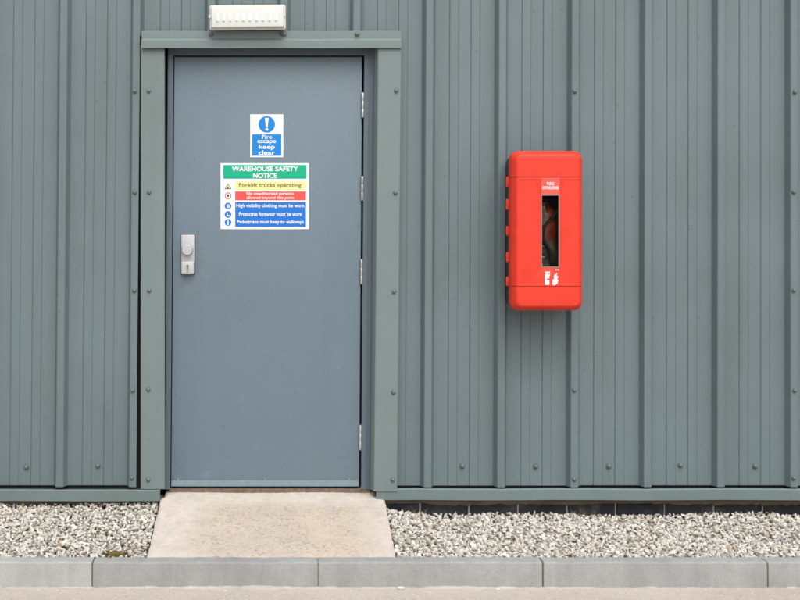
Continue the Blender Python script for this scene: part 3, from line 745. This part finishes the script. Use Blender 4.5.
# ------------------------------------------------------------------ gravel strip
bed = bmesh.new(); nx, ny = 120, 8; gr = []
for i in range(nx + 1):
    x = -4.5 + 9.6 * i / nx
    gr.append([bed.verts.new((x, KB + .001 + (.02 - KB) * j / ny, gz(x, KB + (.02 - KB) * j / ny) - .026)) for j in range(ny + 1)])
for i in range(nx):
    for j in range(ny): bed.faces.new((gr[i][j], gr[i + 1][j], gr[i + 1][j + 1], gr[i][j + 1]))
bmesh.ops.recalc_face_normals(bed, faces=bed.faces)
tag(obj('gravel_bed', bed, M_soil), kind='structure')
ico = bmesh.new(); bmesh.ops.create_icosphere(ico, subdivisions=1, radius=1)
iv = np.array([v.co[:] for v in ico.verts]); ifc = np.array([[v.index for v in f.verts] for f in ico.faces]); ico.free()
rs = np.random.RandomState(5)
def scatter(xlo, xhi, ylo, yhi, dens, jit, smin, smax, lift):
    n = int((xhi - xlo) * (yhi - ylo) * dens)
    x = rs.uniform(xlo, xhi, n); y = rs.uniform(ylo, yhi, n)
    s = smin + (smax - smin) * rs.beta(1.6, 3.2, n)
    z = np.array([gz(a, b_) for a, b_ in zip(x, y)]) + rs.uniform(-.010, .003, n) + lift
    return np.stack([x, y, z], 1), s
def stones(P, S):
    n = len(S)
    V = iv[None] * (1 + rs.uniform(-.38, .25, (n, 12, 1)))
    V = V + rs.uniform(-.16, .16, (n, 12, 3))
    V = V * (S[:, None] * np.stack([rs.uniform(.9, 1.75, n), rs.uniform(.65, 1.1, n), rs.uniform(.4, .8, n)], 1))[:, None, :]
    q = rs.normal(size=(n, 4)); q[:, 1:3] *= .55; q /= np.linalg.norm(q, axis=1)[:, None]
    a, b_, c, d = q.T
    M = np.stack([np.stack([1 - 2 * (c * c + d * d), 2 * (b_ * c - a * d), 2 * (b_ * d + a * c)], 1), np.stack([2 * (b_ * c + a * d), 1 - 2 * (b_ * b_ + d * d), 2 * (c * d - a * b_)], 1), np.stack([2 * (b_ * d - a * c), 2 * (c * d + a * b_), 1 - 2 * (b_ * b_ + c * c)], 1)], 1)
    V = np.einsum('nij,nkj->nki', M, V) + P[:, None, :]
    Fc = ifc[None] + (np.arange(n) * 12)[:, None, None]
    me = bpy.data.meshes.new('gravel'); V = V.reshape(-1, 3); Fc = Fc.reshape(-1, 3)
    me.vertices.add(len(V)); me.vertices.foreach_set('co', V.ravel())
    me.loops.add(Fc.size); me.loops.foreach_set('vertex_index', Fc.ravel().astype(np.int32))
    me.polygons.add(len(Fc)); me.polygons.foreach_set('loop_start', np.arange(0, Fc.size, 3, dtype=np.int32)); me.polygons.foreach_set('loop_total', np.full(len(Fc), 3, np.int32))
    me.update(calc_edges=True); me.polygons.foreach_set('use_smooth', np.zeros(len(Fc), bool)); me.validate(); return me
Ps, Ss = [], []
for xlo, xhi in ((-3.6, RX0 - .012), (RX1 + .012, 4.4)):
    for dens, smin, smax, lift in ((5200, .006, .014, -.011), (1500, .003, .007, -.006)):
        p, s = scatter(xlo, xhi, KB + .010, -.012, dens, 0, smin, smax, lift); Ps.append(p); Ss.append(s)
    cell = .0175; gx, gy = np.meshgrid(np.arange(xlo + .006, xhi, cell), np.arange(KB + .012, -.010, cell * .82)); gx = gx.ravel(); gy = gy.ravel()
    keep = rs.uniform(size=len(gx)) < .90; gx = gx[keep] + rs.uniform(-.0075, .0075, keep.sum()); gy = gy[keep] + rs.uniform(-.007, .007, keep.sum())
    gx = np.clip(gx, xlo, xhi); gy = np.clip(gy, KB + .010, -.008)
    Ps.append(np.stack([gx, gy, np.array([gz(a, b_) for a, b_ in zip(gx, gy)]) + rs.uniform(-.004, .007, len(gx))], 1)); Ss.append(.0052 + .0085 * rs.beta(1.8, 2.6, len(gx)))
P = np.concatenate(Ps); S = np.concatenate(Ss)
lim = np.where(P[:, 1] < KB + .03, KT + .004, 9); P[:, 2] = np.minimum(P[:, 2], lim)
tag(obj('gravel', stones(P, S), M_gravel), 'pale limestone gravel in a strip between the wall and the kerb', 'gravel', kind='stuff')

# ------------------------------------------------------------------ small loose things
# clump of brown moss among the stones at the kerb
mp_ = np.stack([rs.normal(X_(115, KB), .020, 260), rs.normal(KB + .035, .012, 260), rs.uniform(KT - .004, KT + .008, 260)], 1)
mp_[:, 1] = np.maximum(mp_[:, 1], KB + .006)
tag(obj('moss', stones(mp_, rs.uniform(.003, .0065, 260)), plain('moss_brown', (.15, .115, .04), .95, 0, .1, .5, 120)), 'clump of brown moss in the gravel beside the kerb', 'moss', kind='stuff')
def pebble(x, y, s, seed, label, group=None):
    bm = bmesh.new(); bmesh.ops.create_icosphere(bm, subdivisions=2, radius=1); rg = random.Random(seed)
    k = [rg.uniform(.8, 1.25) for _ in range(3)]
    for v in bm.verts:
        d_ = 1 + .14 * math.sin(v.co.x * 3 + seed) + .12 * math.cos(v.co.y * 4 + seed * 2) + rg.uniform(-.05, .05)
        v.co = Vector((v.co.x * s * k[0] * d_ * 1.3, v.co.y * s * k[1] * d_, v.co.z * s * .55 * d_))
    zmin = min(v.co.z for v in bm.verts)
    for v in bm.verts: v.co.z -= zmin
    o = obj('pebble', bm, M_gravel, None, (x, y, GZ - .0008)); tag(o, label, 'pebble', group)
pebble(X_(401, KF - .02), KF - .022, .012, 4, 'pale stone lying on the yard against the kerb foot, larger than the others')
for i, (px, dy) in enumerate(((58, .045), (128, .03), (498, .035), (706, .03), (225, .05))):
    pebble(X_(px, KF - dy), KF - dy, .0028 + .0012 * (i % 3), 20 + i, 'tiny grit pebble lying loose on the yard in front of the kerb', 'loose grit pebbles on the yard')
# dry grass stems below the base flashing
dg_ = bmesh.new(); rg = random.Random(9)
def blade(x, y, z, L, a, lean, w_=.0012):
    pts = [(x + math.sin(a) * lean * L * t * t, y + math.cos(a) * lean * L * t * t * .6, z + L * t * (1 - .35 * lean * t)) for t in (0, .33, .66, 1)]
    vs = [[dg_.verts.new((p[0] + s * w_ * (1 - .8 * k / 3), p[1], p[2])) for s in (-1, 1)] + [dg_.verts.new((p[0], p[1] - w_, p[2]))] for k, p in enumerate(pts)]
    for q, r_ in zip(vs, vs[1:]):
        for j in range(3): dg_.faces.new((q[j], q[(j + 1) % 3], r_[(j + 1) % 3], r_[j]))
for _ in range(70):
    px = rg.choice((420, 470, 500, 540, 571, 575, 578, 595, 620, 700, 745, 798)) + rg.uniform(-9, 9); y = rg.uniform(-.07, -.015); x = X_(px, y)
    blade(x, y, gz(x, y) - .004, rg.uniform(.015, .05), rg.uniform(-3, 3), rg.uniform(.2, 1.1))
bmesh.ops.recalc_face_normals(dg_, faces=dg_.faces)
tag(obj('dry_grass', dg_, plain('straw', (.33, .26, .15), .8, 0, .2, .3, 90)), 'thin dry grass stems in the gravel under the base flashing', 'dry grass', kind='stuff')
